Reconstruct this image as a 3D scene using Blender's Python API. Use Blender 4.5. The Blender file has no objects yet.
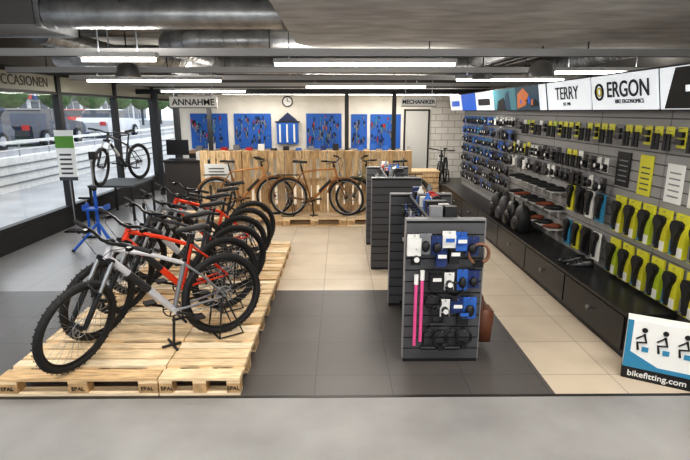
import bpy, math, random
from mathutils import Vector, Matrix
random.seed(7)
R=math.radians
sc=bpy.context.scene
try:
    sc.view_settings.view_transform='Standard'
    sc.view_settings.look='Medium High Contrast'
except Exception: pass

def lin(c):
    o=[]
    for v in c:
        v=v/255.0
        o.append(v/12.92 if v<=0.04045 else ((v+0.055)/1.055)**2.4)
    return (o[0],o[1],o[2],1)
MATS={}
def mat(name,c,rough=0.5,metal=0.0,noise=0.0,nscale=8,emit=0,bump=0,stretch=None,spec=0.5):
    if name in MATS: return MATS[name]
    m=bpy.data.materials.new(name); m.use_nodes=True
    nt=m.node_tree; b=nt.nodes['Principled BSDF']
    b.inputs['Base Color'].default_value=lin(c)
    b.inputs['Roughness'].default_value=rough
    b.inputs['Metallic'].default_value=metal
    b.inputs['Specular IOR Level'].default_value=spec
    if emit:
        b.inputs['Emission Color'].default_value=lin(c); b.inputs['Emission Strength'].default_value=emit
    if noise or bump:
        tc=nt.nodes.new('ShaderNodeTexCoord'); mp=nt.nodes.new('ShaderNodeMapping')
        if stretch: mp.inputs['Scale'].default_value=stretch
        nz=nt.nodes.new('ShaderNodeTexNoise'); nz.inputs['Scale'].default_value=nscale; nz.inputs['Detail'].default_value=6
        nt.links.new(tc.outputs['Object'],mp.inputs['Vector']); nt.links.new(mp.outputs[0],nz.inputs['Vector'])
        if noise:
            cr=nt.nodes.new('ShaderNodeValToRGB')
            a=[max(0,v*(1-noise)) for v in c]; d=[min(255,v*(1+noise*0.6)) for v in c]
            cr.color_ramp.elements[0].position=0.3; cr.color_ramp.elements[1].position=0.7
            cr.color_ramp.elements[0].color=lin(a); cr.color_ramp.elements[1].color=lin(d)
            nt.links.new(nz.outputs['Fac'],cr.inputs[0]); nt.links.new(cr.outputs[0],b.inputs['Base Color'])
        if bump:
            bp=nt.nodes.new('ShaderNodeBump'); bp.inputs['Strength'].default_value=bump
            nt.links.new(nz.outputs['Fac'],bp.inputs['Height']); nt.links.new(bp.outputs[0],b.inputs['Normal'])
    MATS[name]=m; return m
def tile(name,c1,c2,mort,w,h,rough=0.35,ms=0.004,off=0.0,loc=(0,0,0),rot=None):
    if name in MATS: return MATS[name]
    m=bpy.data.materials.new(name); m.use_nodes=True
    nt=m.node_tree; b=nt.nodes['Principled BSDF']; b.inputs['Roughness'].default_value=rough
    tc=nt.nodes.new('ShaderNodeTexCoord'); mp=nt.nodes.new('ShaderNodeMapping'); mp.inputs['Location'].default_value=loc
    if rot: mp.inputs['Rotation'].default_value=rot
    br=nt.nodes.new('ShaderNodeTexBrick'); br.offset=off; br.inputs['Scale'].default_value=1
    br.inputs['Brick Width'].default_value=w; br.inputs['Row Height'].default_value=h
    br.inputs['Mortar Size'].default_value=ms; br.inputs['Mortar Smooth'].default_value=0.1
    br.inputs['Color1'].default_value=lin(c1); br.inputs['Color2'].default_value=lin(c2); br.inputs['Mortar'].default_value=lin(mort)
    nz=nt.nodes.new('ShaderNodeTexNoise'); nz.inputs['Scale'].default_value=3; nz.inputs['Detail'].default_value=6
    mx=nt.nodes.new('ShaderNodeMixRGB'); mx.blend_type='MULTIPLY'; mx.inputs[0].default_value=0.25
    nt.links.new(tc.outputs['Object'],mp.inputs['Vector']); nt.links.new(mp.outputs[0],br.inputs['Vector'])
    nt.links.new(tc.outputs['Object'],nz.inputs['Vector'])
    nt.links.new(br.outputs['Color'],mx.inputs[1]); nt.links.new(nz.outputs['Fac'],mx.inputs[2])
    nt.links.new(mx.outputs[0],b.inputs['Base Color'])
    MATS[name]=m; return m

class MB:
    def __init__(s): s.v=[];s.f=[];s.mi=[];s.sm=[];s.mats=[];s.M=Matrix.Identity(4)
    def m(s,mt):
        if mt not in s.mats: s.mats.append(mt)
        return s.mats.index(mt)
    def add(s,vs,fs,mt,smooth=False):
        o=len(s.v); k=s.m(mt)
        for p in vs: s.v.append(tuple(s.M@Vector(p)))
        for f in fs: s.f.append([i+o for i in f]); s.mi.append(k); s.sm.append(smooth)
    def box(s,a,b,mt,rot=None):
        x0,y0,z0=a;x1,y1,z1=b
        vs=[(x,y,z) for z in (z0,z1) for y in (y0,y1) for x in (x0,x1)]
        if rot is not None:
            c=Vector(((x0+x1)/2,(y0+y1)/2,(z0+z1)/2)); vs=[tuple(c+rot@(Vector(p)-c)) for p in vs]
        s.add(vs,[(0,2,3,1),(4,5,7,6),(0,1,5,4),(2,6,7,3),(0,4,6,2),(1,3,7,5)],mt)
    def loft(s,rings,mt,closed=False,caps=True,smooth=True):
        n=len(rings[0]); vs=[p for r in rings for p in r]; fs=[]
        k=len(rings); rng=k if closed else k-1
        for i in range(rng):
            j=(i+1)%k
            for a in range(n):
                b=(a+1)%n; fs.append((i*n+a,i*n+b,j*n+b,j*n+a))
        s.add(vs,fs,mt,smooth)
        if caps and not closed:
            s.add(rings[0],[tuple(range(n))[::-1]],mt); s.add(rings[-1],[tuple(range(n))],mt)
    def tube(s,pts,r,mt,seg=8,closed=False,caps=True):
        P=[Vector(p) for p in pts]; n=len(P)
        rs=r if isinstance(r,(list,tuple)) else [r]*n
        T=[]
        for i in range(n):
            if closed: t=P[(i+1)%n]-P[i-1]
            elif i==0: t=P[1]-P[0]
            elif i==n-1: t=P[-1]-P[-2]
            else: t=(P[i+1]-P[i]).normalized()+(P[i]-P[i-1]).normalized()
            T.append(t.normalized())
        u=T[0].orthogonal().normalized(); rings=[]
        if closed:
            nn=(P[1]-P[0]).cross(P[2]-P[1])
            if nn.length>1e-9: u=nn.normalized()
        for i in range(n):
            u=(u-T[i]*u.dot(T[i])).normalized(); w=T[i].cross(u)
            rings.append([tuple(P[i]+(u*math.cos(a)+w*math.sin(a))*rs[i]) for a in [2*math.pi*k/seg for k in range(seg)]])
        s.loft(rings,mt,closed,caps)
    def ring(s,c,nrm,Rr,r,mt,su=32,sv=8):
        n=Vector(nrm).normalized(); u=n.orthogonal().normalized(); w=n.cross(u); c=Vector(c)
        s.tube([c+(u*math.cos(a)+w*math.sin(a))*Rr for a in [2*math.pi*k/su for k in range(su)]],r,mt,sv,closed=True)
    def disc(s,c,nrm,r,t,mt,seg=24):
        c=Vector(c);n=Vector(nrm).normalized(); s.tube([c-n*t/2,c+n*t/2],r,mt,seg)
    def ell(s,c,r,mt,nu=14,nv=9):
        rings=[]
        for i in range(nv+1):
            th=math.pi*(i+0.02)/(nv+0.04)
            rings.append([(c[0]+r[0]*math.sin(th)*math.cos(a),c[1]+r[1]*math.sin(th)*math.sin(a),c[2]-r[2]*math.cos(th)) for a in [2*math.pi*k/nu for k in range(nu)]])
        s.loft(rings,mt)
    def prism(s,poly,o,U,V,N,mt):
        o=Vector(o);U=Vector(U);V=Vector(V);N=Vector(N)
        r0=[tuple(o+U*a+V*b) for a,b in poly]; r1=[tuple(o+U*a+V*b+N) for a,b in poly]
        s.loft([r0,r1],mt,smooth=False)
    def obj(s,name):
        me=bpy.data.meshes.new(name); me.from_pydata(s.v,[],s.f)
        for mt in s.mats: me.materials.append(mt)
        me.polygons.foreach_set('material_index',s.mi); me.polygons.foreach_set('use_smooth',s.sm)
        me.update()
        import bmesh
        bm=bmesh.new(); bm.from_mesh(me); bmesh.ops.recalc_face_normals(bm,faces=bm.faces); bm.to_mesh(me); bm.free()
        o=bpy.data.objects.new(name,me); sc.collection.objects.link(o); return o
def T(x,y,z,rz=0): return Matrix.Translation((x,y,z))@Matrix.Rotation(rz,4,'Z')
def text(body,size,loc,X,Y,mt,parent=None,name='lettering',bold=0.0,align='CENTER'):
    cu=bpy.data.curves.new(name,'FONT'); cu.body=body; cu.size=size; cu.align_x=align; cu.align_y='CENTER'; cu.extrude=0.002; cu.offset=bold
    cu.materials.append(mt); o=bpy.data.objects.new(name,cu); sc.collection.objects.link(o)
    X=Vector(X).normalized();Y=Vector(Y).normalized();Z=X.cross(Y)
    M=Matrix.Identity(4)
    for i in range(3): M[i][0]=X[i];M[i][1]=Y[i];M[i][2]=Z[i];M[i][3]=loc[i]
    o.matrix_world=M
    if parent: o.parent=parent
    return o

# ---------- materials
BLK=mat('black_rubber',(30,30,31),0.75)
BLKG=mat('black_gloss',(20,20,22),0.3)
BLKM=mat('black_paint',(30,30,32),0.5)
STEEL=mat('steel',(170,172,175),0.3,0.9)
GALV=mat('galvanised_steel',(176,178,180),0.36,0.7,noise=0.18,nscale=5)
WOOD=mat('pallet_wood',(226,200,162),0.7,noise=0.16,nscale=3,stretch=(2,14,14),bump=0.1)
WOOD2=mat('pallet_wood_pale',(236,216,184),0.7,noise=0.12,nscale=3,stretch=(2,14,14),bump=0.1)
WOOD3=mat('pallet_wood_dark',(208,176,134),0.7,noise=0.2,nscale=3,stretch=(2,14,14),bump=0.1)
WOODX=mat('pallet_wood_end',(190,156,114),0.8,noise=0.2,nscale=10)
WOODV=mat('fence_wood',(218,188,146),0.7,noise=0.2,nscale=3,stretch=(14,14,2),bump=0.1)
WOODV2=mat('fence_wood_dark',(200,166,122),0.7,noise=0.2,nscale=3,stretch=(14,14,2),bump=0.1)
CONC=mat('concrete_floor',(148,147,146),0.5,noise=0.10,nscale=1.6)
CEIL=mat('concrete_ceiling',(140,138,134),0.9,noise=0.3,nscale=1.6,stretch=(1,3,1),bump=0.2)
CONC2=mat('concrete_beam',(190,188,186),0.8,noise=0.14,nscale=2.5,stretch=(1,2,1),bump=0.15)
CREAM=mat('cream_wall',(232,228,218),0.7,noise=0.03,nscale=3)
WHITE=mat('white_paint',(235,235,232),0.5)
DG=mat('dark_grey',(70,74,78),0.7)
DARKT=tile('dark_tile',(98,94,92),(92,89,87),(62,60,59),0.6,0.6,0.38,0.003,0,(0.2,-0.1,0))
GREYT_LIT=tile('grey_tile_window_lit',(144,142,142),(138,137,137),(94,92,91),0.6,0.6,0.28,0.003,0,(0.2,-0.1,0))  # grey tile; window light on the floor is put into its lighter colour
BEIGET=tile('beige_tile',(220,205,184),(213,198,178),(160,148,132),0.6,0.6,0.3,0.004,0,(0.2,-0.09,0))
BRICKW=tile('white_block_wall',(228,226,220),(220,216,210),(165,162,156),0.4,0.2,0.8,0.01,0.5,(0,0,0),(R(90),0,0))

# ---------- room
XL,XR,YB,YF,ZC=-5.0,4.6,16.0,-3.0,3.25
f=MB()
def fl(x0,y0,x1,y1,m): f.box((x0,y0,-0.1),(x1,y1,0),m)
fl(XL,YF,XR,3.37,CONC)
fl(XL,3.40,1.64,5.69,DARKT); fl(1.64,3.40,XR,8.7,BEIGET)
fl(-2.7,5.69,1.64,YB,BEIGET); fl(XL,5.69,-2.7,YB,GREYT_LIT); fl(1.64,8.7,XR,YB,DARKT)
f.box((XL,3.37,-0.1),(XR,3.40,0.003),mat('metal_trim',(70,68,66),0.4,0.6))
f.obj('floor')
c=MB(); c.box((XL-.2,YF,ZC),(XR+.2,YB+.2,ZC+.3),CEIL)
c.obj('ceiling')
w=MB(); w.box((XL-.2,YB,0),(2.85,YB+.2,ZC),CREAM); w.box((2.85,YB,0),(XR+.2,YB+.2,ZC),BRICKW)
w.box((XL,YB-.03,2.70),(XR,YB,ZC),mat('dark_header',(78,76,74),0.8))
w.obj('wall_back')
w=MB(); w.box((XR,YF,0),(XR+.2,YB,ZC),mat('grey_wall',(130,128,126),0.9)); w.obj('wall_right')
w=MB(); w.box((XL-.2,YF-.2,0),(XR+.2,YF,.3),CREAM); w.box((XL-.2,YF-.2,2.9),(XR+.2,YF,ZC),CREAM)
for x in (XL-.2,-1.8,1.5,XR-.1): w.box((x,YF-.2,.3),(x+.3,YF,2.9),CREAM)
w.obj('wall_front')
w=MB(); FR=mat('window_frame_black',(32,33,35),0.45)
w.box((XL-.2,YF,0),(XL,YB,.3),FR); w.box((XL-.2,YF,2.78),(XL,YB,ZC),mat('header_grey',(100,98,96),0.8))
w.obj('wall_left')
MULL=[-2.9,-.5,2.0,4.6,7.0,9.3,11.6,13.9,15.9]
GL=bpy.data.materials.new('window_glass'); GL.use_nodes=True
nt=GL.node_tree; nt.nodes.remove(nt.nodes['Principled BSDF'])
tr=nt.nodes.new('ShaderNodeBsdfTransparent'); gs=nt.nodes.new('ShaderNodeBsdfGlossy'); gs.inputs['Roughness'].default_value=0.02
mx=nt.nodes.new('ShaderNodeMixShader'); mx.inputs[0].default_value=0.06
nt.links.new(tr.outputs[0],mx.inputs[1]);nt.links.new(gs.outputs[0],mx.inputs[2]);nt.links.new(mx.outputs[0],nt.nodes['Material Output'].inputs[0])
BAND=mat('transom_panel',(176,176,162),0.5)
for i in range(len(MULL)-1):
    y0,y1=MULL[i],MULL[i+1]; w=MB()
    w.box((XL-.14,y0,.3),(XL-.02,y0+.1,2.78),FR); w.box((XL-.14,y1-.02,.3),(XL-.02,y1,2.78),FR)
    w.box((XL-.14,y0+.1,.3),(XL-.02,y1-.02,.38),FR); w.box((XL-.14,y0+.1,2.70),(XL-.02,y1-.02,2.78),FR)
    w.box((XL-.13,y0+.1,2.38),(XL-.03,y1-.02,2.43),FR)
    w.box((XL-.10,y0+.1,2.43),(XL-.06,y1-.02,2.70),BAND)
    w.box((XL-.09,y0+.1,.38),(XL-.08,y1-.02,2.38),GL)
    o=w.obj('window_%d'%(i+1))
    if i==4: text('OCCASIONEN',.22,(XL-.055,8.35,2.565),(0,1,0),(0,0,1),mat('sign_grey_text',(70,66,62),0.6),o)

# ---------- outside
w=MB(); PAV=mat('pavement',(175,176,178),0.8,noise=0.1,nscale=1); w.box((-8.94,-20,-.15),(-5.2,40,-.05),PAV); w.obj('pavement')
w=MB(); WC=mat('pale_concrete',(222,222,220),0.8,noise=0.05); MG=mat('mid_grey',(120,124,128),0.7)
w.box((-9.3,-20,-.15),(-9,45,.85),WC)
for k in range(3): w.box((-9.0,-20,.12+.25*k),(-8.96,45,.16+.25*k),MG)
for k in range(44): w.tube([(-9.15,-20+1.5*k,.85),(-9.15,-20+1.5*k,1.25)],.02,STEEL,6)
w.box((-9.2,-20,1.2),(-9.1,45,1.28),WC); w.box((-9.17,-20,1.02),(-9.13,45,1.05),WC)
w.obj('retaining_wall')
w=MB(); w.box((-40,-40,-.15),(-9.32,80,.7),mat('asphalt',(150,152,156),0.8,noise=0.08,nscale=2)); 
for k in range(20): w.box((-14.3,-40+6*k,.7),(-14.15,-37+6*k,.704),WHITE)
w.obj('street')
w=MB(); BL=mat('facade_blue',(52,76,128),0.6); RD=mat('facade_red',(190,62,52),0.6); FW=mat('facade_white',(200,206,212),0.7); SG=mat('shop_glass',(60,70,82),0.2); FGR=mat('hedge_green',(84,112,70),.9,noise=.3,nscale=3)
for k in range(22):
    y=-30+5*k
    w.box((-34,y,.702),(-30,y+5,9),FW if k%2 else WC)
    for fz in (1.0,4.2,6.4):
        for q in range(3): w.box((-30.0,y+.4+1.5*q,fz),(-29.95,y+1.6+1.5*q,fz+(2.0 if fz==1.0 else 1.4)),SG)
    w.box((-30.0,y+.2,3.2),(-29.5,y+4.8,3.7),[RD,BL,DG,RD,FW][k%5])
w.obj('street_buildings')
w=MB()
for k in range(14):
    y=-5+5.2*k; w.tube([(-20,y,.702),(-20,y,2.6)],.12,DG,8); w.ell((-20,y,3.6),(1.2,1.3,1.4),FGR,12,8); w.ell((-20.4,y+.7,3.2),(.9,.9,.9),FGR,10,7)
w.obj('street_trees')
def car(x,y,col,rz):
    w=MB(); w.M=T(x,y,.702,rz); m=mat('car_'+str(col),col,0.25,0.2); G=mat('car_glass',(40,48,58),0.1)
    w.prism([(-2.1,.3),(2.1,.3),(2.15,.7),(1.9,.9),(1.0,1.0),(-1.9,1.05),(-2.15,.8)],(0,-.85,0),(1,0,0),(0,0,1),(0,1.7,0),m)
    w.prism([(-1.7,1.03),(.95,.98),(.35,1.42),(-1.2,1.45)],(0,-.72,0),(1,0,0),(0,0,1),(0,1.44,0),G)
    w.prism([(-1.25,1.44),(.35,1.41),(.2,1.48),(-1.1,1.5)],(0,-.7,0),(1,0,0),(0,0,1),(0,1.4,0),m)
    for q in (-.45,): w.box((q-.04,-.73,1.02),(q+.04,.73,1.44),m)
    for a in (-1.3,1.3):
        for b in (-.82,.82): w.disc((a,b,.32),(0,1,0),.32,.2,BLK); w.disc((a,b*1.08,.32),(0,1,0),.18,.1,STEEL)
    w.box((2.1,-.7,.6),(2.16,-.4,.75),WHITE); w.box((2.1,.4,.6),(2.16,.7,.75),WHITE); w.box((-2.16,-.75,.65),(-2.1,-.45,.85),RD); w.box((-2.16,.45,.65),(-2.1,.75,.85),RD)
    w.obj('car')
car(-13.0,17.0,(70,76,90),R(90)); car(-13.0,22.4,(60,62,70),R(90)); car(-17,15,(60,64,72),R(88)); car(-13.0,29,(200,202,205),R(90)); car(-17,25,(50,76,140),R(90)); car(-13,11,(65,66,72),R(90)); car(-17,34,(180,50,44),R(90))

# ---------- ceiling fixtures
b0=2.86; rad=.55
x0,x1,y0,y1=-.5,XR,1.5,6.6
poly=[(x0,y0),(x1,y0),(x1,y1)]
for k in range(9):
    a=R(90+k*90/8); poly.append((x0+rad+rad*math.cos(a),y1-rad+rad*math.sin(a)))
w=MB(); w.prism(poly,(0,0,b0),(1,0,0),(0,1,0),(0,0,ZC-b0),CONC2)
w.obj('concrete_slab_beam')
def top(x,y): return ZC if (y>6.62 or x<x0-.02) else b0
RAIL=mat('rail_paint',(190,190,190),0.5,0.0); LAMP=mat('lamp_tube',(255,248,236),0.5,emit=9)
def rail(y,z,xa=XL+.01,xb=XR-.01,h=.08):
    w=MB(); w.box((xa,y-.04,z),(xb,y+.04,z+h),RAIL); w.box((xa,y-.015,z-.006),(xb,y+.015,z),DG)
    x=xa+.6
    while x<xb: w.box((x-.006,y-.006,z+h),(x+.006,y+.006,top(x,y)),DG); x+=1.8
    w.obj('ceiling_rail')
rail(5.95,2.70); rail(7.9,2.66); rail(9.7,2.66); rail(11.8,2.64); rail(14,2.62)
def tube_light(xa,xb,y,z,pw=55,up=.32):
    w=MB(); w.box((xa,y-.06,z+.04),(xb,y+.06,z+.09),RAIL); w.tube([(xa+.02,y,z+.02),(xb-.02,y,z+.02)],.022,LAMP,8)
    for x in (xa+.2,xb-.2): w.box((x-.005,y-.005,z+.09),(x+.005,y+.005,top(x,y)),DG)
    o=w.obj('fluorescent_tube_light')
    for dz,e,rx in ((-.015,pw,0),(.10,pw*up,math.pi)):
        l=bpy.data.lights.new('tube_lamp','AREA'); l.shape='RECTANGLE'; l.size=xb-xa; l.size_y=.1; l.energy=e; l.color=(1,.95,.88)
        lo=bpy.data.objects.new('tube_lamp',l); lo.location=((xa+xb)/2,y,z+dz); lo.rotation_euler=(rx,0,0); sc.collection.objects.link(lo); lo.parent=o
tube_light(-.85,1.5,6.75,2.66,52); tube_light(-4.5,-2.1,9.3,2.6,48); tube_light(-.7,1.75,10.5,2.55,52); tube_light(.95,3.2,13.6,2.5,42)
tube_light(3.0,4.35,7.3,2.6,30,.6); tube_light(2.0,3.9,9.0,2.6,36); tube_light(-2.7,-1.9,5.5,2.6,25,.5); tube_light(-1.2,1.0,13.2,2.5,42)
tube_light(-2.6,-.4,2.6,2.66,58,.6); tube_light(1.2,3.4,2.6,2.66,50,.8); tube_light(-3.6,-1.4,0,2.75,34); tube_light(.6,2.8,0,2.7,34)  # added tube lights, unseen above and behind the camera, to brighten the foreground
tube_light(-4.2,-2.2,12.2,2.52,45); tube_light(-3.4,-1.2,15.0,2.56,26); tube_light(.4,2.6,15.0,2.56,26)
def duct(pts,r,name='ventilation_duct'):
    w=MB(); w.tube(pts,r,GALV,24)
    P=[Vector(p) for p in pts]
    for i in range(len(P)-1):
        d=P[i+1]-P[i]; n=max(1,int(d.length/.16))
        for k in range(n):
            c=P[i]+d*(k+.5)/n; t=d.normalized()*.006; w.tube([c-t,c+t],r*1.03,GALV,24)
    w.obj(name)
duct([(-2.84,5.25,3.02),(-.56,5.25,3.02)],.14)
duct([(-2.3,9.2,3.0),(-2.45,7.6,3.0),(-2.3,7.15,3.0),(-1.9,6.95,3.0),(2.6,6.95,3.0)],.13)
duct([(-4.6,8.6,2.97),(-3.0,8.6,2.97),(-2.7,9.4,2.97),(-2.3,10.2,2.97),(1.9,10.2,2.95),(2.6,10.2,2.95)],.17)
duct([(.4,7.6,3.05),(2.2,7.6,3.05),(2.6,8.2,3.05),(2.6,14,3.05)],.13)
duct([(3.2,6.8,2.98),(4.3,7.3,2.98),(4.3,12,2.98)],.12)
duct([(-3.6,6.4,3.0),(-3.6,15.5,3.0)],.12)
w=MB(); w.box((-4.9,5.1,2.90),(-2.9,5.85,ZC-.002),mat('dark_duct',(110,108,106),0.5,0.3)); w.box((-4.95,5.83,2.88),(-2.85,5.87,ZC-.002),GALV); w.box((-2.9,5.12,2.88),(-2.85,5.87,ZC-.002),GALV); w.obj('rectangular_duct')
def pend(x,y,z):
    w=MB(); w.tube([(x,y,z),(x,y,z+.02),(x,y,z+.16),(x,y,z+.2)],[.17,.165,.12,.03],STEEL,20); w.tube([(x,y,z+.2),(x,y,top(x,y))],.008,BLK,6)
    w.disc((x,y,z-.003),(0,0,1),.14,.006,WHITE); w.obj('pendant_lamp')
pend(2.45,6.35,2.50); pend(-2.9,7.2,2.55); pend(2.3,8.4,2.6)
w=MB()
for k in range(4): w.tube([(XL,12+k*.15,3.1-k*.03),(XR,12+k*.15,3.1-k*.03)],.03,GALV,8)
for k in range(3): w.tube([(3.3+.25*k,6.8,3.12),(3.3+.25*k,15.9,3.12)],.03,GALV,8)
for k in range(3): w.tube([(-1.5+.2*k,7.3,3.17),(-1.5+.2*k,15.9,3.17)],.025,GALV,8)
w.obj('ceiling_pipes')

# ---------- pallets
def pallet_geo(w,L=1.2,Wd=.8,H=.144,WM=(WOOD,WOOD2,WOOD3,WOOD)):
    t=.022; rc=lambda: random.choice(WM)
    for y,bw in ((0,.145),(.20,.10),(.3275,.145),(.5,.10),(.655,.145)):
        y=y*Wd/.8; w.box((0,y,H-t),(L,y+bw*Wd/.8,H),rc())
    bx=.145 if L>.9 else .1
    for x in (0,(L-bx)/2,L-bx): w.box((x,0,H-2*t),(x+bx,Wd,H-t),rc())
    for y,bw in ((0,.1),((Wd-.145)/2,.145),(Wd-.1,.1)):
        w.box((0,y,0),(L,y+bw,t),rc())
        for x in (0,(L-bx)/2,L-bx): w.box((x,y,t),(x+bx,y+bw,H-2*t),WOODX)
for r_ in range(5):
    for (x,L) in ((-2.58,1.2),(-1.37,.61)):
        w=MB(); w.M=T(x,3.41+r_*.81,0); pallet_geo(w,L); o=w.obj('wooden_pallet')
        if r_==0:
            for dx in ((.07,.6,1.12) if L>1 else (.06,.56)):
                text('EPAL',.045,(x+dx,3.407,.06),(1,0,0),(0,0,1),BLKM,o)
for k in range(4):
    w=MB(); w.M=T(-3.5+k*1.21,9.13,0); pallet_geo(w); w.obj('wooden_pallet')
for k in range(5):
    w=MB(); x=-2.72+k*.83
    w.M=Matrix.Translation((x+.8,9.925,.145))@Matrix(((0,-1,0,0),(0,0,-1,0),(1,0,0,0),(0,0,0,1)))
    pallet_geo(w,WM=(WOODV,WOODV,WOODV2)); w.obj('wooden_pallet')

# ---------- bicycle
def bike(x,y,z,ang,col,steer=0,kind='mtb',accent=None,stand=True,tyre=BLK,lean=0,name='bicycle',col2=None):
    w=MB(); base=T(x,y,z,ang)@Matrix.Rotation(lean,4,'X'); w.M=base
    fm=mat('bike_paint_%d_%d_%d'%col,col,0.3,0.15); f2=mat('bike_paint_%d_%d_%d'%(col2 or col),(col2 or col),0.3,0.15)
    mtb=kind=='mtb'
    Rw=.37 if mtb else .36; tr_=.029 if mtb else .021; WB=1.17 if mtb else 1.10
    ra=Vector((0,0,Rw)); fa=Vector((WB,0,Rw)); bb=Vector((.435,0,.32 if mtb else .29))
    if mtb:
        cr=Vector((.915,0,.85)); ht=Vector((.868,0,.955)); st=Vector((.315,0,.74)); sd=Vector((.24,0,1.0)); tt=Vector((.872,0,.93)); dt=Vector((.905,0,.87))
    else:
        cr=Vector((.93,0,.74)); ht=Vector((.875,0,.93)); st=Vector((.27,0,.86)); sd=Vector((.235,0,1.03)); tt=Vector((.882,0,.90)); dt=Vector((.92,0,.775))
    def wheel(c):
        w.ring(c,(0,1,0),Rw-tr_,tr_,tyre,44,8)
        if mtb:
            for k in range(44):
                a=2*math.pi*k/44
                for s_ in (-.016,.016):
                    p=c+Vector((math.cos(a)*(Rw-.002),s_,math.sin(a)*(Rw-.002))); w.tube([p,p+Vector((math.cos(a),0,math.sin(a)))*.004],.007,tyre,4)
        w.ring(c,(0,1,0),Rw-2*tr_-.004,.011,BLKG if mtb else STEEL,44,6)
        w.tube([c+Vector((0,-.05,0)),c+Vector((0,.05,0))],.022,BLKG,12)
        w.tube([c+Vector((0,-.065,0)),c+Vector((0,.065,0))],.009,STEEL,8)
        n=28
        for k in range(n):
            a=2*math.pi*k/n; s_=.025 if k%2 else -.025; a2=a+(.5 if k%4<2 else -.5)
            w.tube([c+Vector((.022*math.cos(a2),s_,.022*math.sin(a2))),c+Vector(((Rw-.065)*math.cos(a),0,(Rw-.065)*math.sin(a)))],.0016,STEEL,3,caps=False)
        w.ring(c+Vector((0,.032,0)),(0,1,0),.075,.005,STEEL,24,4)
        for k in range(5):
            a=2*math.pi*k/5; w.tube([c+Vector((0,.032,0)),c+Vector((.07*math.cos(a),.032,.07*math.sin(a)))],.004,STEEL,4)
    wheel(ra)
    k=.026 if mtb else .023
    w.tube([tt,st*.5+tt*.5,st+Vector((0,0,-.03))],[k*.85,k*.7,k*.7],fm,12)
    w.tube([dt,dt*.5+bb*.5,bb],[k*.9,k*1.25,k*1.1],fm,12)
    w.tube([bb,st],k*.75,f2,12)
    w.tube([cr,ht],k*.95,fm,14)
    w.tube([bb+Vector((0,-.045,0)),bb+Vector((0,.045,0))],.026,fm,14)
    if mtb:
        lm=BLKM if sum(col)>300 else mat('decal_grey',(170,172,174),.4)
        a_=dt*.7+bb*.3; b_=dt*.35+bb*.65
        w.tube([a_,a_*.5+b_*.5,b_],[k*1.13,k*1.27,k*1.2],lm,12)
    for s_ in (-1,1):
        w.tube([bb+Vector((-.02,.02*s_,0)),bb*.6+ra*.4+Vector((0,.045*s_,0)),ra+Vector((0,.065*s_,0))],[.014,.012,.011],f2,8)
        w.tube([st+Vector((0,.01*s_,-.04)),st*.55+ra*.45+Vector((0,.045*s_,0)),ra+Vector((0,.065*s_,0))],[.011,.010,.009],f2,8)
    w.tube([st,sd+Vector((.005,0,-.03))],.015,BLKG,10); w.tube([st+Vector((0,0,-.01)),st+Vector((0,0,.015))],k*.85,BLKG,12)
    rings=[]
    for (dx,hw,dz) in ((-.14,.05,.005),(-.12,.07,.012),(-.06,.068,.012),(0,.04,.004),(.06,.024,.0),(.115,.018,0),(.13,.010,-.006)):
        rings.append([(sd.x+dx,hw*math.cos(a),sd.z+dz+(.016*math.sin(a) if math.sin(a)>0 else .028*math.sin(a))) for a in [2*math.pi*q/12 for q in range(12)]])
    w.loft(rings,BLKM)
    for s_ in (-.02,.02): w.tube([sd+Vector((-.1,s_,-.02)),sd+Vector((0,s_,-.045)),sd+Vector((.08,s_,-.02))],.004,STEEL,5)
    ys=-.055
    w.ring(bb+Vector((0,ys,0)),(0,1,0),.075,.006,BLKG,24,5)
    for q in range(5):
        a=2*math.pi*q/5; w.tube([bb+Vector((0,ys,0)),bb+Vector((.072*math.cos(a),ys,.072*math.sin(a)))],.006,BLKG,5)
    ca=R(20)
    for s_,sg in ((-.075,1),(.075,-1)):
        e=bb+Vector((sg*.17*math.cos(ca),s_,sg*.17*math.sin(ca)))
        w.tube([bb+Vector((0,s_,0)),e],[.014,.011],BLKG,8)
        w.box((e.x-.045,e.y-(.10 if s_<0 else 0),e.z-.01),(e.x+.045,e.y+(.10 if s_>0 else 0),e.z+.01),BLKM)
    for q in range(4): w.disc(ra+Vector((0,ys+.003+.006*q,0)),(0,1,0),.05-.008*(3-q)+.012*(q==0),.003,STEEL,20)
    w.tube([bb+Vector((0,ys,.076)),ra+Vector((0,ys,.045))],.004,STEEL,4); w.tube([bb+Vector((0,ys,-.076)),ra+Vector((.03,ys,-.11)),ra+Vector((-.01,ys,-.05))],.004,STEEL,4)
    w.tube([ra+Vector((.0,ys-.01,-.03)),ra+Vector((.01,ys-.01,-.09)),ra+Vector((.03,ys-.01,-.13))],.012,BLKG,6)
    if kind=='city':
        pts=[ra+Vector(((Rw+.02)*math.cos(R(20+180*q/16)),0,(Rw+.02)*math.sin(R(20+180*q/16)))) for q in range(17)]
        w.tube(pts,.018,f2,6)
        # downtube battery
        p0=dt*.75+bb*.25+Vector((.012,0,.03)); p1=dt*.3+bb*.7+Vector((.012,0,.03)); w.tube([p0,p1],[.032,.036],BLKM,8)
        for s_ in (-.06,.06):
            w.tube([ra+Vector((0,s_,0)),ra+Vector((-.08,s_,.42)),],.006,BLKM,5); w.tube([ra+Vector((-.22,s_,.42)),ra+Vector((.22,s_,.42))],.006,BLKM,5)
        for q in range(4): w.tube([ra+Vector((-.2+.13*q,-.06,.42)),ra+Vector((-.2+.13*q,.06,.42))],.005,BLKM,5)
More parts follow.
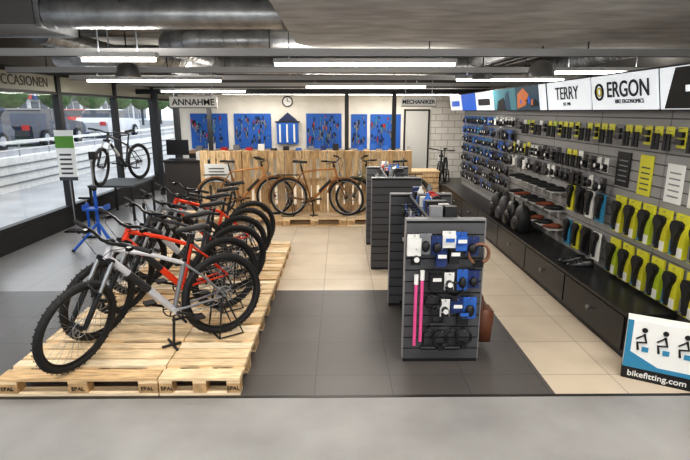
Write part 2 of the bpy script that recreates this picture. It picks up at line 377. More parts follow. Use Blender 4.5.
    if stand:
        for s_ in (-.1,.1):
            w.tube([ra+Vector((.05,s_,.0)),ra+Vector((.10,s_*1.3,-Rw+.012)),ra+Vector((-.12,s_*1.3,-Rw+.012)),ra+Vector((0.02,s_,0))],.010,BLKM,6)
        w.tube([ra+Vector((.10,-.13,-Rw+.012)),ra+Vector((.10,.13,-Rw+.012))],.010,BLKM,6)
        w.tube([ra+Vector((0.03,-.1,0)),ra+Vector((0.03,.1,0))],.008,BLKM,6)
        w.tube([(.47,-.12,.012),(.47,.12,.012)],.012,BLKM,8); w.tube([(.40,0,.012),(.56,0,.012)],.012,BLKM,8); w.tube([(.47,.03,.02),(.45,.03,.27)],.012,BLKM,8)
    ax=(ht-cr).normalized()
    S=Matrix.Translation(cr)@Matrix.Rotation(steer,4,ax)@Matrix.Translation(-cr)
    w.M=base@S
    wheel(fa)
    if mtb:
        w.tube([cr+Vector((0,-.07,-.005)),cr+Vector((0,.07,-.005))],.024,BLKG,10)
        for s_ in (-.065,.065):
            c0=cr+Vector((.0,s_,0)); e=fa+Vector((-.0,s_,0)); d=(c0-e)
            w.tube([c0,e+d*.45],.016,STEEL if not accent else BLKG,10)
            w.tube([e+d*.55,e+d*.1,e],[.022,.021,.014],mat('fork_lower_%d_%d_%d'%(accent or (20,20,22)),accent or (20,20,22),0.3),10)
        m1=(cr+fa)/2+Vector((.06,0,.08)); w.tube([cr*.45+fa*.55+Vector((0,-.065,0)),m1+Vector((0,-.05,.02)),m1+Vector((0,.05,.02)),cr*.45+fa*.55+Vector((0,.065,0))],.014,BLKG,8)
    else:
        for s_ in (-1,1): w.tube([cr+Vector((0,.02*s_,0)),cr+Vector((.02,.045*s_,-.05)),fa+Vector((-.03,.055*s_,.1)),fa+Vector((0,.06*s_,0))],[.015,.015,.011,.009],f2,8)
        pts=[fa+Vector(((Rw+.02)*math.cos(R(50)+R(120)*q/12),0,(Rw+.02)*math.sin(R(50)+R(120)*q/12))) for q in range(13)]
        w.tube(pts,.018,f2,6)
    hz=ht+ax*.035
    w.tube([ht,hz+ax*.01],.022,BLKG,12)
    if mtb:
        bc=hz+Vector((.055,0,.01)); w.tube([hz,bc],[.02,.02],BLKG,10)
        L=.37; w.tube([bc+Vector((-.05,-L,.03)),bc+Vector((-.02,-.14,.022)),bc+Vector((0,-.05,0)),bc+Vector((0,.05,0)),bc+Vector((-.02,.14,.022)),bc+Vector((-.05,L,.03))],.014,BLKG,8)
        for s_ in (-1,1):
            w.tube([bc+Vector((-.05,L*s_,.03)),bc+Vector((-.034,(L-.13)*s_,.026))],.017,BLK,8)
            g=bc+Vector((-.03,(L-.16)*s_,.026)); w.box((g.x-.0,g.y-.015,g.z-.025),(g.x+.05,g.y+.015,g.z+.005),BLKG)
            w.tube([g+Vector((.03,0,-.01)),g+Vector((.06,.03*s_,-.03)),g+Vector((.045,.09*s_,-.035))],.005,BLKG,5)
            w.tube([g+Vector((.04,0,0)),g+Vector((.12,-.08*s_,-.02)),g+Vector((.10,-.18*s_,-.12)),cr+Vector((.02,.02*s_,.02))],.003,BLK,4)
    else:
        up=hz+ax*.05; w.tube([hz,up],.014,BLKG,10); bc=up+Vector((.07,0,.03)); w.tube([up,bc],.014,BLKG,8)
        w.tube([bc+Vector((-.17,-.29,.05)),bc+Vector((-.05,-.24,.04)),bc+Vector((.0,-.1,.01)),bc,bc+Vector((.0,.1,.01)),bc+Vector((-.05,.24,.04)),bc+Vector((-.17,.29,.05))],.012,BLKG,8)
        for s_ in (-1,1):
            w.tube([bc+Vector((-.18,.295*s_,.05)),bc+Vector((-.07,.25*s_,.043))],.017,BLK,8)
            w.tube([bc+Vector((-.03,.2*s_,.03)),bc+Vector((.0,.24*s_,.01)),bc+Vector((-.08,.29*s_,.0))],.005,BLKG,5)
            w.tube([bc+Vector((0,.15*s_,.02)),bc+Vector((.1,.08*s_,-.03)),cr+Vector((.03,.0,.05))],.003,BLK,4)
        w.ell((cr.x+.06,0,cr.z+.05),(.035,.03,.035),STEEL,10,6)
    return w.obj(name)
PH=.145
A=math.atan2(-.70,-.98)
RED=(230,70,36)
bike(-1.05,4.22,PH,A,(186,186,190),R(36),col2=(120,120,124))
bike(-1.16,4.80,PH,A+R(2),RED,R(28),col2=(204,58,30))
bike(-1.16,5.34,PH,A,(70,72,76),R(30))
bike(-1.22,5.86,PH,A+R(-2),(140,142,146),R(26),col2=(44,46,48))
bike(-1.22,6.36,PH,A,RED,R(28))
bike(-1.24,6.86,PH,A,(50,50,54),R(22))
bike(-2.35,9.46,PH,R(4),(196,140,86),R(10),'city',name='trekking_bicycle',col2=(150,108,66))
bike(-.98,9.42,PH,R(-3),(176,122,70),R(-20),'city',name='trekking_bicycle',col2=(128,90,54))
bike(1.36,9.5,PH,R(180),(150,146,110),R(12),'city',name='trekking_bicycle',col2=(90,88,70))
w=MB()
for a in (-4.85,-4.05):
    for b in (9.62,10.7): w.box((a,b,0),(a+.04,b+.04,.66),BLKM)
w.box((-4.86,9.6,.66),(-4.0,10.76,.70),DG); w.obj('display_table')
bike(-4.22,10.6,.702,R(-104),(50,52,56),R(18),stand=False)
bike(3.2,15.2,0,R(-110),(40,44,46),R(10))

# ---------- repair stand, pump, banner
w=MB(); BLU=mat('blue_paint',(34,92,182),0.4)
x,y=-3.75,7.6
for k in range(3):
    a=R(90+120*k); w.tube([(x,y,.42),(x+.2*math.cos(a),y+.2*math.sin(a),.2),(x+.38*math.cos(a),y+.38*math.sin(a),.015)],.022,BLU,8); w.ell((x+.38*math.cos(a),y+.38*math.sin(a),.02),(.03,.03,.02),BLK,8,5)
w.tube([(x,y,.2),(x,y,.95)],.026,BLU,10); w.tube([(x,y,.95),(x,y,1.45)],.017,STEEL,10)
w.ell((x,y,.95),(.04,.04,.05),BLKM,10,6); w.tube([(x,y,1.43),(x+.1,y-.15,1.47),(x+.2,y-.28,1.47)],.018,BLU,8)
w.box((x+.15,y-.36,1.42),(x+.25,y-.28,1.53),BLKM); w.box((x-.17,y-.1,.62),(x+.17,y+.1,.65),BLU); w.box((x-.17,y-.11,.65),(x-.16,y+.1,.70),BLU); w.box((x+.16,y-.11,.65),(x+.17,y+.1,.70),BLU)
w.obj('bicycle_repair_stand')
def pump(x,y,col):
    w=MB(); m=mat('pump_%d'%col[0],col,0.4)
    w.box((x-.12,y-.04,0),(x+.12,y+.04,.03),BLKM); w.tube([(x,y,.03),(x,y,.6)],.022,m,12); w.tube([(x,y,.6),(x,y,.68)],.008,STEEL,8); w.tube([(x-.12,y,.68),(x+.12,y,.68)],.018,BLK,8)
    w.disc((x,y-.04,.1),(0,1,0),.05,.03,WHITE,16); w.tube([(x+.02,y,.08),(x+.1,y,.2),(x+.08,y,.45),(x+.03,y,.58)],.007,BLK,6); w.obj('floor_pump')
pump(-4.25,8.3,(24,90,180)); pump(-3.3,8.3,(30,30,32))
w=MB(); x,y=-4.72,8.75
w.box((x-.16,y-.10,0),(x+.16,y+.10,.03),BLKM); w.tube([(x,y,.03),(x,y,1.76)],.012,STEEL,8)
w.box((x-.16,y-.025,.92),(x+.16,y-.015,1.78),WHITE); w.box((x-.16,y-.03,1.48),(x+.16,y-.026,1.68),mat('sign_green',(96,150,60),0.6)); w.box((x-.16,y-.03,.92),(x+.16,y-.026,.98),DG)
for k in range(5): w.box((x-.11,y-.03,1.03+.08*k),(x+.09,y-.026,1.06+.08*k),DG)
w.obj('roll_up_banner')

# ---------- gondolas
SLD=mat('dark_slat',(84,84,87),0.5); SLG=mat('slat_groove',(30,30,31),0.7); TOPG=mat('grey_laminate',(134,134,136),0.4)
PAL=[mat('pk_black',(30,30,32),0.45),mat('pk_charcoal',(54,54,58)),mat('pk_white',(225,225,222),0.5),mat('pk_blue',(48,100,180),0.45),mat('pk_grey',(124,126,130),0.5),mat('pk_dkblue',(34,54,106),0.5),mat('pk_red',(186,44,40),0.5)]
YEL=mat('pk_yellow',(208,204,58),0.5); LIME=mat('pk_lime',(180,198,56),.5); TEAL=mat('pk_teal',(54,134,172),0.5)
def slat(w,x0,x1,y0,y1,z0,z1,axis,mA,mB,pitch=.1):
    w.box((x0,y0,z0),(x1,y1,z1),mB)
    z=z0; e=.008
    while z<z1-.02:
        zt=min(z+pitch-.012,z1)
        if axis=='y': w.box((x0,y0-e,z),(x1,y1+e,zt),mA)
        else: w.box((x0-e,y0,z),(x1+e,y1,zt),mA)
        z+=pitch
class Face:
    def __init__(s,w,nrm): s.w=w; s.n=Vector((nrm[0],nrm[1],0)); s.t=Vector((-s.n.y,s.n.x,0))
    def at(s,x,y,z): s.o=Vector((x,y,z)); return s
    def P(s,a,d,h): return s.o+s.t*a+s.n*d+Vector((0,0,h))
    def bx(s,a0,a1,h0,h1,d0,d1,mt):
        V_=[s.P(a,d,h) for h in (h0,h1) for d in (d0,d1) for a in (a0,a1)]
        s.w.add(V_,[(0,2,3,1),(4,5,7,6),(0,1,5,4),(2,6,7,3),(0,4,6,2),(1,3,7,5)],mt)
    def tb(s,pts,r,mt,seg=8): s.w.tube([s.P(*p) for p in pts],r,mt,seg)
    def hook(s,d=.1): s.bx(-.003,.003,-.012,-.006,0,d,STEEL)
    def blob(s,a,d,h,ra,rd,rh,mt):
        rings=[]
        for i in range(7):
            th=math.pi*(i+.05)/6.1
            rings.append([tuple(s.P(a+ra*math.sin(th)*math.cos(q),d+rd*math.sin(th)*math.sin(q),h-rh*math.cos(th))) for q in [2*math.pi*k/10 for k in range(10)]])
        s.w.loft(rings,mt)
    def item(s,kind,pal):
        m=random.choice(pal); m2=random.choice(pal)
        if kind=='box':
            pw=random.uniform(.08,.12); ph=random.uniform(.10,.15); dp=random.uniform(.03,.07)
            s.hook(); s.bx(-pw/2,pw/2,-ph-.03,-.03,.03,.03+dp,m); s.bx(-pw/2,pw/2,-.03,.0,.05,.054,m); s.bx(-pw*.4,pw*.4,-ph*.55-.03,-ph*.2-.03,.03+dp,.033+dp,m2)
        elif kind=='card':
            pw=random.uniform(.07,.11); ph=random.uniform(.14,.19); s.hook(); s.bx(-pw/2,pw/2,-ph,0,.06,.064,m); s.blob(0,.08,-ph*.6,pw*.35,.03,ph*.28,PAL[0]); s.bx(-pw*.4,pw*.4,-ph*.2,-ph*.08,.064,.067,m2)
        elif kind=='light':
            s.hook(); s.bx(-.04,.04,-.15,0,.06,.064,m); s.tb([(0,.064,-.09),(0,.11,-.09)],.028,PAL[0],12); s.tb([(0,.11,-.09),(0,.115,-.09)],.022,PAL[2],12); s.bx(-.03,.03,-.14,-.12,.06,.09,PAL[0])
        elif kind=='coil':
            n=s.n; s.hook(.09)
            for q in range(3): s.w.ring(s.P(0,.03+.018*q,-.075),tuple(n),.065,.007,m,20,6)
            s.bx(-.02,.02,-.17,-.13,.02,.08,PAL[0])
        elif kind=='ulock':
            s.hook(.09); s.tb([(-.045,.05,-.17),(-.045,.05,-.05),(-.03,.05,-.02),(0,.05,-.008),(.03,.05,-.02),(.045,.05,-.05),(.045,.05,-.17)],.010,PAL[0],8); s.tb([(-.065,.05,-.175),(.065,.05,-.175)],.018,m,8)
        elif kind=='bottle':
            s.hook(.08); s.tb([(0,.05,-.19),(0,.05,-.18),(0,.05,-.08),(0,.05,-.06),(0,.05,-.03),(0,.05,-.02)],[.03,.036,.036,.028,.028,.012],m,12)
        elif kind=='grips':
            s.bx(-.055,.055,-.05,.03,.05,.055,m); s.hook(.07)
            for q in (-.026,.026): s.tb([(q,.075,-.03),(q,.075,-.09),(q,.075,-.17)],[.017,.014,.019],PAL[0])
        elif kind=='pedal':
            s.hook(); s.bx(-.055,.055,-.17,0,.05,.054,m)
            for q in (-.06,-.12): s.bx(-.04,.04,q-.022,q+.022,.055,.085,PAL[0]); 
KN=['box','card','light','coil','ulock','box','card','bottle']
MIX=[PAL[0],PAL[0],PAL[1],PAL[2],PAL[3],PAL[4],PAL[5]]
def gondola(xa,xb,ya,yb,H=1.24):
    w=MB()
    for y in (ya,yb-.05):
        slat(w,xa,xb,y,y+.05,.03,H,'y',SLD,SLG); w.box((xa-.005,y-.012,H),(xb+.005,y+.062,H+.015),TOPG); w.box((xa,y-.005,0),(xb,y+.055,.03),BLKM)
        w.box((xa-.008,y-.01,.03),(xa,y+.06,H),TOPG); w.box((xb,y-.01,.03),(xb+.008,y+.06,H),TOPG)
    xm=(xa+xb)/2; slat(w,xm-.03,xm+.03,ya+.06,yb-.06,.05,H-.02,'x',SLD,SLG); w.box((xm-.12,ya+.06,H-.02),(xm+.12,yb-.06,H),TOPG)
    w.box((xm-.2,ya+.06,0),(xm+.2,yb-.06,.06),BLKM)
    w.obj('slatwall_gondola')
    w=MB()
    for s_ in (-1,1):
        F=Face(w,(s_,0))
        for r_ in range(5):
            y=ya+.16
            while y<yb-.12:
                F.at(xm+s_*.040,y,H-.06-.22*r_).item(random.choice(KN),MIX); y+=.12
                if (s_>0 or r_<2) and random.random()<.7: F.at(xm+s_*.12,y-.05,H-.06-.22*r_).item(random.choice(['box','card','light']),MIX)
    y=ya+.13
    while y<yb-.1:
        for x in (xm-.06,xm+.06):
            k=random.random(); hh=random.uniform(.04,.12)
            if k<.55: w.box((x-.05,y-.04,H),(x+.05,y+.04,H+hh),random.choice(MIX))
            elif k<.8: w.ell((x,y,H+.04),(.055,.045,.04),random.choice([PAL[0],PAL[0],PAL[2],PAL[6]]),10,6)
            else: w.tube([(x,y,H),(x,y,H+.09),(x,y,H+.11),(x,y,H+.14)],[.032,.032,.018,.012],random.choice(MIX),10)
        y+=.10
    w.obj('accessory_packages')
gondola(.535,1.17,3.93,5.25); gondola(.42,1.06,6.5,7.85)
# end panel goods
w=MB(); yy=3.93-.010; H=1.24; F=Face(w,(0,-1))
def EP(u,v): return .535+(u-403)/121.0*.99, 1.24-(v-217)*(1.24/140)
def it(u,v,kind,m,m2=None):
    cx,cz=EP(u,v); F.at(cx,yy,cz).item(kind,[m]); 
    if m2: F.bx(-.035,.035,-.08,-.05,.105,.107,m2)
WH,BL_,BK,DB,GR=PAL[2],PAL[3],PAL[0],PAL[5],PAL[4]
for a in ((410,228,'box',WH),(421,227,'card',GR),(432,229,'card',DB),(444,225,'box',WH,BL_),(456,226,'box',BL_,WH),(467,230,'card',DB),
          (412,240,'light',BK),(450,238,'box',BK,WH),(437,240,'box',DB,WH),
          (433,262,'box',BK,WH),(446,264,'light',WH),(459,261,'card',BL_),(470,262,'card',DB),(452,272,'coil',BK),
          (431,285,'coil',BK),(443,290,'light',WH),(455,288,'box',DB,WH),(468,288,'card',BL_),(462,296,'box',BK,BL_),(436,296,'ulock',BK),
          (428,320,'ulock',BK),(440,322,'coil',BK),(452,320,'ulock',BK),(464,320,'coil',BK)):
    it(*a)
PINK=mat('pink_plastic',(224,90,150),0.4)
for u,vv in ((413,268),(419,264)):
    cx,cz=EP(u,vv); w.tube([(cx,yy-.07,cz),(cx,yy-.07,cz-.16),(cx,yy-.07,cz-.60)],[.014,.014,.014],PINK,10); w.tube([(cx,yy-.07,cz+.02),(cx,yy-.07,cz-.06)],.018,WHITE,10); w.tube([(cx,yy,cz+.0),(cx,yy-.08,cz+.0)],.003,STEEL,5)
BC=mat('brown_cable',(124,88,66),0.5)
cx,cz=EP(474,246)
for q in range(2): w.ring((cx,yy-.05-.02*q,cz),(0,1,0),.082,.011,BC,28,8)
w.box((cx-.035,yy-.085,cz-.11),(cx+.035,yy-.035,cz-.065),BLKG); w.tube([(cx,yy,cz+.07),(cx,yy-.09,cz+.07)],.003,STEEL,5)
w.obj('accessory_packages')
w=MB(); BR=mat('brown_leather',(104,62,42),0.5)
w.M=T(1.285,4.22,.24)
rings=[]
for z,a,b in ((-.16,.055,.10),(-.15,.07,.12),(0,.075,.125),(.12,.06,.11),(.14,.04,.09)):
    rings.append([(a*math.copysign(abs(math.cos(q))**.5,math.cos(q)),b*math.copysign(abs(math.sin(q))**.5,math.sin(q)),z) for q in [2*math.pi*k/16 for k in range(16)]])
w.loft(rings,BR); w.tube([(0,-.07,.13),(-.02,-.05,.25),(-.04,0,.3),(-.02,.05,.25),(0,.07,.13)],.008,BR,6); w.box((-.078,-.08,.0),(.078,.08,.13),BR); w.box((-.08,-.015,-.02),(.082,.015,.04),BLKM)
w.tube([(-.04,0,.3),(-.385,0,.3)],.004,STEEL,5)
w.obj('leather_saddle_bag')

# ---------- right display wall
SL=mat('light_slat',(146,145,144),0.5); SLg=mat('light_groove',(84,83,82),0.6)
w=MB(); XW=2.85
w.box((XW+.01,3.2,0),(XW+.12,11.6,2.46),SLg)
z=.44
while z<2.08:
    y=3.2
    while y<11.5:
        w.box((XW,y+.006,z),(XW+.02,min(y+1.164,11.6),z+.088),SL); y+=1.17
    z+=.1
w.box((XW-.01,11.6,0),(XW+.12,11.65,2.46),TOPG)
w.obj('slatwall_display')
w=MB(); KB=mat('cabinet_black',(34,33,34),0.32)
w.box((2.46,3.95,.0),(XW-.005,11.55,.06),BLKM); w.box((2.44,3.93,.06),(XW-.005,11.57,.40),KB); w.box((2.42,3.91,.40),(XW-.005,11.6,.43),KB)
y=3.95
while y<11.3:
    w.box((2.425,y+.01,.08),(2.44,y+1.15,.385),KB); w.disc((2.40,y+.58,.25),(1,0,0),.022,.02,STEEL,14); w.tube([(2.39,y+.58,.25),(2.43,y+.58,.25)],.008,STEEL,8); y+=1.17
w.obj('drawer_cabinet')
# signs
EW=mat('lightbox_white',(228,233,238),0.4,emit=0.5); ED=mat('lightbox_dark',(40,66,82),0.4,emit=.5); EG=mat('lightbox_teal',(70,120,130),0.4,emit=.5); EO=mat('lightbox_orange',(190,110,60),0.4,emit=.5); EB=mat('lightbox_blue',(30,90,190),0.4,emit=.6)
SK=mat('sign_black',(20,20,22),0.5); SY=mat('sign_yellow',(220,200,30),.5)
tilt=R(10)
def signbox(y0,y1,m):
    w=MB(); base=Matrix.Translation((2.72,0,2.10))@Matrix.Rotation(-tilt,4,'Y'); w.M=base
    w.box((.015,y0+.01,0),(.07,y1-.01,.36),BLKM); w.box((0,y0+.02,.012),(.015,y1-.02,.348),m)
    w.M=Matrix.Identity(4); 
    for y in (y0+.2,y1-.2): w.tube([(2.74,y,2.28),(2.86,y,2.30)],.012,BLKM,6)
    return w,base
def P(base,x,y,z): return tuple(base@Vector((x,y,z)))
UP=(Matrix.Rotation(-tilt,3,'Y')@Vector((0,0,1)))
RT=(0,-1,0)
y0=3.18
specs=[('a',EW),('ERGON',EW),('TERRY',EW),('img',ED),('img2',EG),('w',EW),('img3',EB),('w2',EW)]
for i,(s_,m) in enumerate(specs):
    ya=y0+1.17*i; yb=ya+1.17; w,base=signbox(ya,yb,m); ym=(ya+yb)/2
    w.M=base
    if s_=='a':
        w.prism([(0,.02),(.75,.02),(.9,.34),(.15,.34)],(-.006,yb-.08,0),RT,(0,0,1),(.004,0,0),SK); w.box((-.009,yb-.7,.15),(-.006,yb-.35,.2),EW)
    if s_=='img':
        w.box((-.004,ya+.02,.012),(0,ya+.25,.348),EW); w.prism([(0,0),(.35,.05),(.5,.2),(.3,.3),(.05,.22)],(-.006,ym+.55,.03),RT,(0,0,1),(.004,0,0),EO); w.prism([(0,0),(.3,.02),(.2,.12)],(-.007,ym+.0,.05),RT,(0,0,1),(.002,0,0),SK)
        for k in range(5): w.box((-.008,ym-.1+.11*k,.08+.03*(k%3)),(-.005,ym-.04+.11*k,.16+.04*(k%2)),[EO,EB,SK][k%3])
    if s_=='img2': w.prism([(0,0),(.5,0),(.4,.2),(.1,.15)],(-.006,ym+.4,.012),RT,(0,0,1),(.005,0,0),SK); w.prism([(0,0),(.3,0),(.25,.3),(.1,.25)],(-.006,ym+.0,.012),RT,(0,0,1),(.005,0,0),ED)
    if s_=='ERGON':
        w.ring((-.003,ym+.40,.19),(1,0,0),.075,.013,SK,28,6); w.ring((-.004,ym+.40,.19),(1,0,0),.04,.008,SY,20,6)
    if s_ in ('w','w2'): w.box((-.004,ya+.2,.1),(0,yb-.2,.22),SK if s_=='w' else EB)
    o=w.obj('illuminated_sign')
    if s_=='ERGON':
        text('ERGON',.21,P(base,-.006,ym-.11,.2),RT,UP,SK,o,bold=.003); text('BIKE ERGONOMICS',.055,P(base,-.006,ym-.14,.09),RT,UP,SK,o)
    if s_=='TERRY':
        text('TERRY',.21,P(base,-.006,ym,.2),RT,UP,SK,o,bold=.001); text('EST. 1985',.05,P(base,-.006,ym,.08),RT,UP,SK,o)
def outline_saddle(s=1.0):
    return [(-.012*s,-.27*s),(.012*s,-.27*s),(.02*s,-.16*s),(.035*s,-.10*s),(.065*s,-.05*s),(.065*s,-.015*s),(.03*s,0),(-.03*s,0),(-.065*s,-.015*s),(-.065*s,-.05*s),(-.035*s,-.10*s),(-.02*s,-.16*s)]
def saddle(w,y,z,s=1.0,d=.1,m=None):
    m=m or BLKM
    w.prism(outline_saddle(s),(XW-d,y,z),(0,1,0),(0,0,1),(-.025,0,0),m); w.prism(outline_saddle(s*.82),(XW-d-.025,y,z-.02*s),(0,1,0),(0,0,1),(-.015,0,0),m)
    w.box((XW-d,y-.012,z-.06),(XW,y+.012,z-.045),STEEL)
w=MB()
for z in (1.24,.80):
    for k in range(6):
        y=3.75+.235*k
        w.box((XW-.06,y-.085,z-.33),(XW-.015,y+.085,z-.05),YEL if (k+int(z*5))%3 else LIME); w.box((XW-.035,y-.085,z-.05),(XW-.015,y+.085,z+.03),YEL); saddle(w,y,z-.02,1.08,.06)
        w.box((XW-.064,y-.08,z-.325),(XW-.06,y-.02,z-.24),PAL[2]); w.box((XW-.06,y-.003,z+.01),(XW,y+.003,z+.016),STEEL)
        w.box((XW-.064,y+.025,z-.32),(XW-.06,y+.08,z-.19),TEAL if k%2 else PAL[4])
for k in range(4):
    y=5.22+.23*k
    for z,q in ((1.24,0),(.82,1)):
        w.box((XW-.08,y-.075,z-.3),(XW-.06,y+.075,z),[TEAL,PAL[2],PAL[0],YEL][(k+q)%4]); saddle(w,y,z,1.0,.08); w.box((XW-.06,y-.01,z-.03),(XW,y+.01,z-.02),STEEL)
BRN=mat('brown_saddle',(120,62,40),.5); SHF=mat('clear_shelf',(190,190,190),.3)
for k in range(6):
    for z,m in ((1.26,BLKM),(1.02,BRN if k%3==1 else BLKM),(.78,BRN if k%2==0 else BLKM)):
        y=6.25+.28*k; w.box((XW-.2,y-.11,z-.16),(XW,y+.11,z-.15),SHF)
        rings=[]
        for dx,hw,hh in ((-.02,.05,.02),(-.04,.068,.03),(-.09,.06,.032),(-.14,.035,.028),(-.2,.022,.024),(-.25,.012,.012)):
            rings.append([(XW+dx,y+hw*math.cos(a),z-.12+hh*math.sin(a)) for a in [2*math.pi*q/10 for q in range(10)]])
        w.loft(rings,m)
w.obj('bicycle_saddle_display')
w=MB(); F=Face(w,(-1,0))
y=3.66; k=0
while y<8.0:
    m=YEL if (y<6.6 and k%5!=4) or k%4==0 else random.choice([PAL[2],LIME,PAL[4]])
    F.at(XW,y,1.94).item('grips',[m]) if k%3 else F.at(XW,y,1.97).item('pedal',[m]); y+=.155; k+=1
y=5.22
while y<8.2:
    k+=1; F.at(XW,y,1.62).item(random.choice(['grips','grips','pedal','light']),[random.choice([PAL[4],PAL[2],PAL[0],PAL[1],YEL])]); y+=.15
y=5.22
while y<8.2:
    F.at(XW,y,1.41).item(random.choice(['card','light','pedal','box']),[random.choice([PAL[0],PAL[4],PAL[2],PAL[1]])]); y+=.145
w.obj('handlebar_grip_packages')
w=MB(); F=Face(w,(-1,0))
for r_,z in enumerate((2.0,1.80,1.60,1.40,1.20,1.0,.8)):
    y=8.15 if r_<4 else 8.3
    while y<11.5:
        pal=[PAL[3],PAL[3],PAL[0],PAL[5],TEAL] if (y>9.2 and r_<4) else ([PAL[2],PAL[4],PAL[2]] if r_==0 else [PAL[0],PAL[1],PAL[3],PAL[4],PAL[0]])
        F.at(XW,y,z).item(random.choice(['card','box','light','card']),pal); y+=.135
w.obj('accessory_packages')
w=MB()
for (y,wd,z0,z1,m) in ((5.0,.24,1.36,1.70,SK),(4.62,.2,1.33,1.70,YEL),(4.2,.22,1.33,1.66,PAL[2]),(3.9,.2,1.33,1.66,PAL[2])):
    w.box((XW-.012,y-wd/2,z0),(XW-.002,y+wd/2,z1),m)
    for k in range(5): w.box((XW-.015,y-wd*.35,z0+.05+.05*k),(XW-.012,y+wd*.3,z0+.062+.05*k),PAL[4] if m!=YEL else DG)
w.obj('information_posters')
def backpack(x,y,z,s,m):
    w=MB(); w.M=T(x,y,z)@Matrix.Scale(s,4)
    rings=[]
    for zz,a,b in ((0,.09,.13),(.03,.12,.15),(.2,.13,.16),(.35,.10,.14),(.43,.06,.09),(.45,.03,.05)):
        rings.append([(a*math.copysign(abs(math.cos(q))**.6,math.cos(q)),b*math.copysign(abs(math.sin(q))**.6,math.sin(q)),zz) for q in [2*math.pi*k/18 for k in range(18)]])
    w.loft(rings,m); rings=[[(p[0]*.5-.1,p[1]*.75,p[2]*.5+.04) for p in r] for r in rings]; w.loft(rings,m)
    w.tube([(0,-.02,.44),(0,-.02,.5),(0,.02,.5),(0,.02,.44)],.008,m,6); w.box((-.165,-.08,.17),(-.155,.08,.175),DG)
    w.obj('backpack')
for yy_,m in ((6.9,BLKM),(7.28,BLKG),(7.66,PAL[1]),(8.04,BLKM)): backpack(2.58,yy_,.431,.85,m)
def shoe(x,y,z,rz,m):
    w=MB(); w.M=T(x,y,z,rz); rings=[]
    for dx,hw,h in ((-.13,.028,.085),(-.11,.036,.095),(-.04,.038,.09),(.02,.042,.06),(.08,.048,.045),(.12,.04,.035),(.14,.02,.02)):
        rings.append([(dx,hw*math.cos(a),.02+(h*.95*max(0,math.sin(a))-.012*max(0,-math.sin(a)))) for a in [2*math.pi*q/12 for q in range(12)]])
    w.loft(rings,m); w.box((-.13,-.035,0),(.12,.038,.014),BLKM)
    for k in range(3): w.box((-.02+.035*k,-.035,.062-.008*k),(-.005+.035*k,.035,.085-.01*k),DG)
    w.obj('cycling_shoe')
shoe(2.62,5.2,.431,R(160),BLKG); shoe(2.60,5.36,.431,R(165),BLKG)
# display box
w=MB(); ang=math.atan2(-.20,.35); w.M=T(2.28,3.66,0,ang)
BW=.48; BD=.14; BHt=.50
w.box((0,0,.0),(BW,BD,BHt),WHITE); w.box((-.002,-.003,0),(BW+.002,0,.10),SK); w.box((-.002,0,0),(0,BD,.10),SK); w.box((0,-.003,.10),(BW,0,.135),TEAL)
w.box((0,-.003,.135),(.04,0,BHt),TEAL); w.prism([(0,0),(.2,0),(0,.1)],(.04,-.003,.135),(1,0,0),(0,0,1),(0,.002,0),TEAL)
for k in range(3):
    cx=.12+.14*k
    w.disc((cx,-.004,.43),(0,1,0),.02,.006,SK,12); w.tube([(cx,-.004,.40),(cx+.02,-.004,.33),(cx-.04,-.004,.32),(cx-.03,-.004,.26)],.009,SK,6); w.tube([(cx,-.004,.39),(cx-.05,-.004,.35)],.006,SK,6)
    w.box((cx-.005,-.005,.25),(cx+.04,-.001,.29),TEAL)
o=w.obj('bike_fitting_display_box')
dx=Vector((math.cos(ang),math.sin(ang),0)); nn=Vector((math.sin(ang),-math.cos(ang),0))
pos=Vector((2.28,3.66,.05))+dx*.24+nn*.006
text('bikefitting.com',.068,tuple(pos),dx,(0,0,1),PAL[2],o,bold=.001)

# ---------- back of shop
PEG=mat('pegboard_blue',(34,94,178),.55)
def peg(x0,x1,z0,z1):
    w=MB(); w.box((x0,YB-.04,z0),(x1,YB-.002,z1),PEG)
    n=int((x1-x0)*40)
    for k in range(n):
        x=random.uniform(x0+.05,x1-.08); z=random.uniform(z0+.25,z1-.05); L=random.uniform(.08,.28); m=random.choice([BLKM,STEEL,BLKM,PAL[5],PAL[6],TEAL])
        w.tube([(x,YB-.06,z),(x,YB-.06,z-L*.5)],.022,m,6); w.tube([(x,YB-.06,z-L*.5),(x,YB-.06,z-L)],.012,STEEL,6); w.tube([(x,YB-.04,z-.01),(x,YB-.07,z-.01)],.004,STEEL,4)
    w.obj('tool_pegboard')
peg(-4.65,-3.5,.95,2.02); peg(-3.3,-2.15,.95,2.02); peg(-1.05,.05,.95,2.02); peg(.35,.85,.95,2.0); peg(.95,1.9,.95,2.0)
w=MB(); w.box((-1.95,YB-.25,1.1),(-1.3,YB-.002,1.75),PEG); w.box((-2.0,YB-.26,1.75),(-1.25,YB-.002,1.79),BLKM)
for k in range(3): w.tube([(-1.85+.22*k,YB-.27,1.15),(-1.85+.22*k,YB-.27,1.7)],.03,WHITE,8)
w.prism([(-.3,0),(.3,0),(0,.25)],(-1.62,YB-.1,1.8),(1,0,0),(0,0,1),(0,.09,0),mat('navy',(30,44,84),.5)); w.obj('tool_cabinet')
w=MB(); w.ring((-1.62,YB-.03,2.38),(0,1,0),.15,.02,BLKM,24,6); w.disc((-1.62,YB-.02,2.38),(0,1,0),.145,.03,WHITE); w.box((-1.627,YB-.045,2.38),(-1.613,YB-.036,2.49),SK); w.box((-1.62,YB-.045,2.373),(-1.54,YB-.036,2.387),SK); w.obj('wall_clock')
w=MB(); WB_=mat('bench_wood',(160,130,96),.6); w.box((-4.6,YB-.85,.86),(1.85,YB-.15,.92),WB_); 
for x in (-4.5,-2.3,-.2,1.8): w.box((x-.04,YB-.8,0),(x+.04,YB-.2,.86),BLKM)
for k in range(16): 
    x=-4.4+.38*k; w.box((x,YB-.55,.92),(x+.18,YB-.35,.92+random.uniform(.05,.25)),random.choice(PAL))
w.obj('workbench')
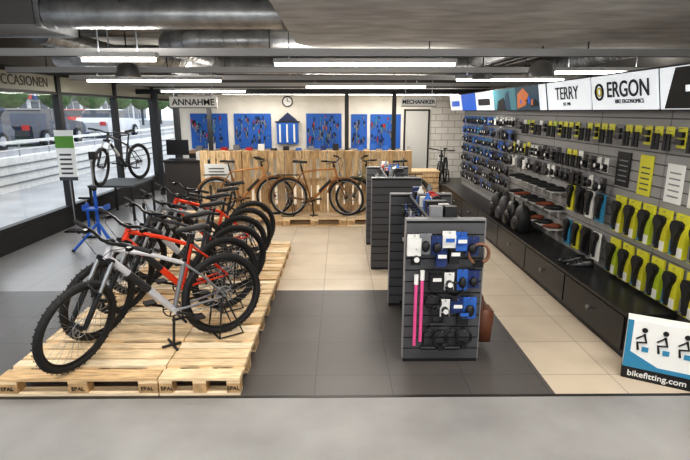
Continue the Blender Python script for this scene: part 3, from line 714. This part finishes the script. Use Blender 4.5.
w=MB()
for x in (-4.55,-4.05,-3.25,.17,1.35): w.box((x-.05,12.75,0),(x+.05,12.85,2.62),FR)
w.box((-5,12.74,2.50),(XR,12.86,2.62),FR); w.obj('steel_post_frame')
def hsign(x0,x1,z0,z1,y,body,sz):
    w=MB(); w.box((x0,y,z0),(x1,y+.03,z1),WHITE); w.box((x0,y-.003,z0),(x1,y,z0+.02),DG)
    for x in (x0+.1,x1-.1): w.box((x-.01,y+.005,z1),(x+.01,y+.02,ZC),STEEL)
    o=w.obj('hanging_sign'); text(body,sz,((x0+x1)/2,y-.006,(z0+z1)/2),(1,0,0),(0,0,1),SK,o,bold=.003)
hsign(-3.95,-2.85,2.16,2.42,12.0,'ANNAHME',.2); hsign(1.5,2.35,2.2,2.42,12.6,'MECHANIKER',.13)
w=MB(); CD=mat('counter_dark',(60,56,54),.5); w.box((-3.95,11.3,0),(-2.9,11.8,.98),CD); w.box((-3.98,11.26,.98),(-2.85,11.84,1.02),BLKM)
w.box((-3.9,11.5,1.02),(-3.6,11.65,1.04),BLKM); w.box((-3.77,11.57,1.04),(-3.73,11.6,1.14),BLKM); w.box((-3.95,11.54,1.12),(-3.45,11.57,1.46),BLKG); w.box((-3.25,11.4,1.02),(-3.0,11.6,1.2),PAL[2]); w.obj('service_counter')
w=MB(); w.box((1.6,12.0,0),(2.36,12.6,.66),WOODX)
for k in range(5): w.box((1.58,11.98,.03+.13*k),(2.38,12.0,.13+.13*k),WOODV)
w.box((1.56,11.96,.66),(2.40,12.62,.69),WOODV); w.obj('wooden_counter')
w=MB(); w.box((2.05,YB-.06,0),(2.75,YB-.002,2.1),mat('door_grey',(196,196,192),.5)); w.box((2.0,YB-.07,0),(2.05,YB-.002,2.15),FR); w.box((2.75,YB-.07,0),(2.8,YB-.002,2.15),FR); w.box((2.0,YB-.07,2.1),(2.8,YB-.002,2.15),FR); w.tube([(2.12,YB-.06,1.0),(2.12,YB-.1,1.0),(2.22,YB-.1,1.0)],.01,STEEL,6); w.obj('door_1')
w=MB(); x=-2.35; w.box((x-.28,9.74,.75),(x+.22,9.765,1.1),WHITE)
for k in range(4): w.box((x-.2,9.737,.82+.06*k),(x+.1,9.74,.84+.06*k),DG)
w.obj('price_sign')

# ---------- world & camera
wd=bpy.data.worlds.new('World'); sc.world=wd; wd.use_nodes=True
bg=wd.node_tree.nodes['Background']; bg.inputs[0].default_value=(.88,.94,1,1); bg.inputs[1].default_value=1.9
cam=bpy.data.cameras.new('camera'); co=bpy.data.objects.new('camera',cam); sc.collection.objects.link(co)
co.location=(0,0,2.1); co.rotation_euler=(R(90-13.4),0,R(-.57)); cam.sensor_width=36; cam.lens=26.09
cam.clip_end=300
sc.camera=co
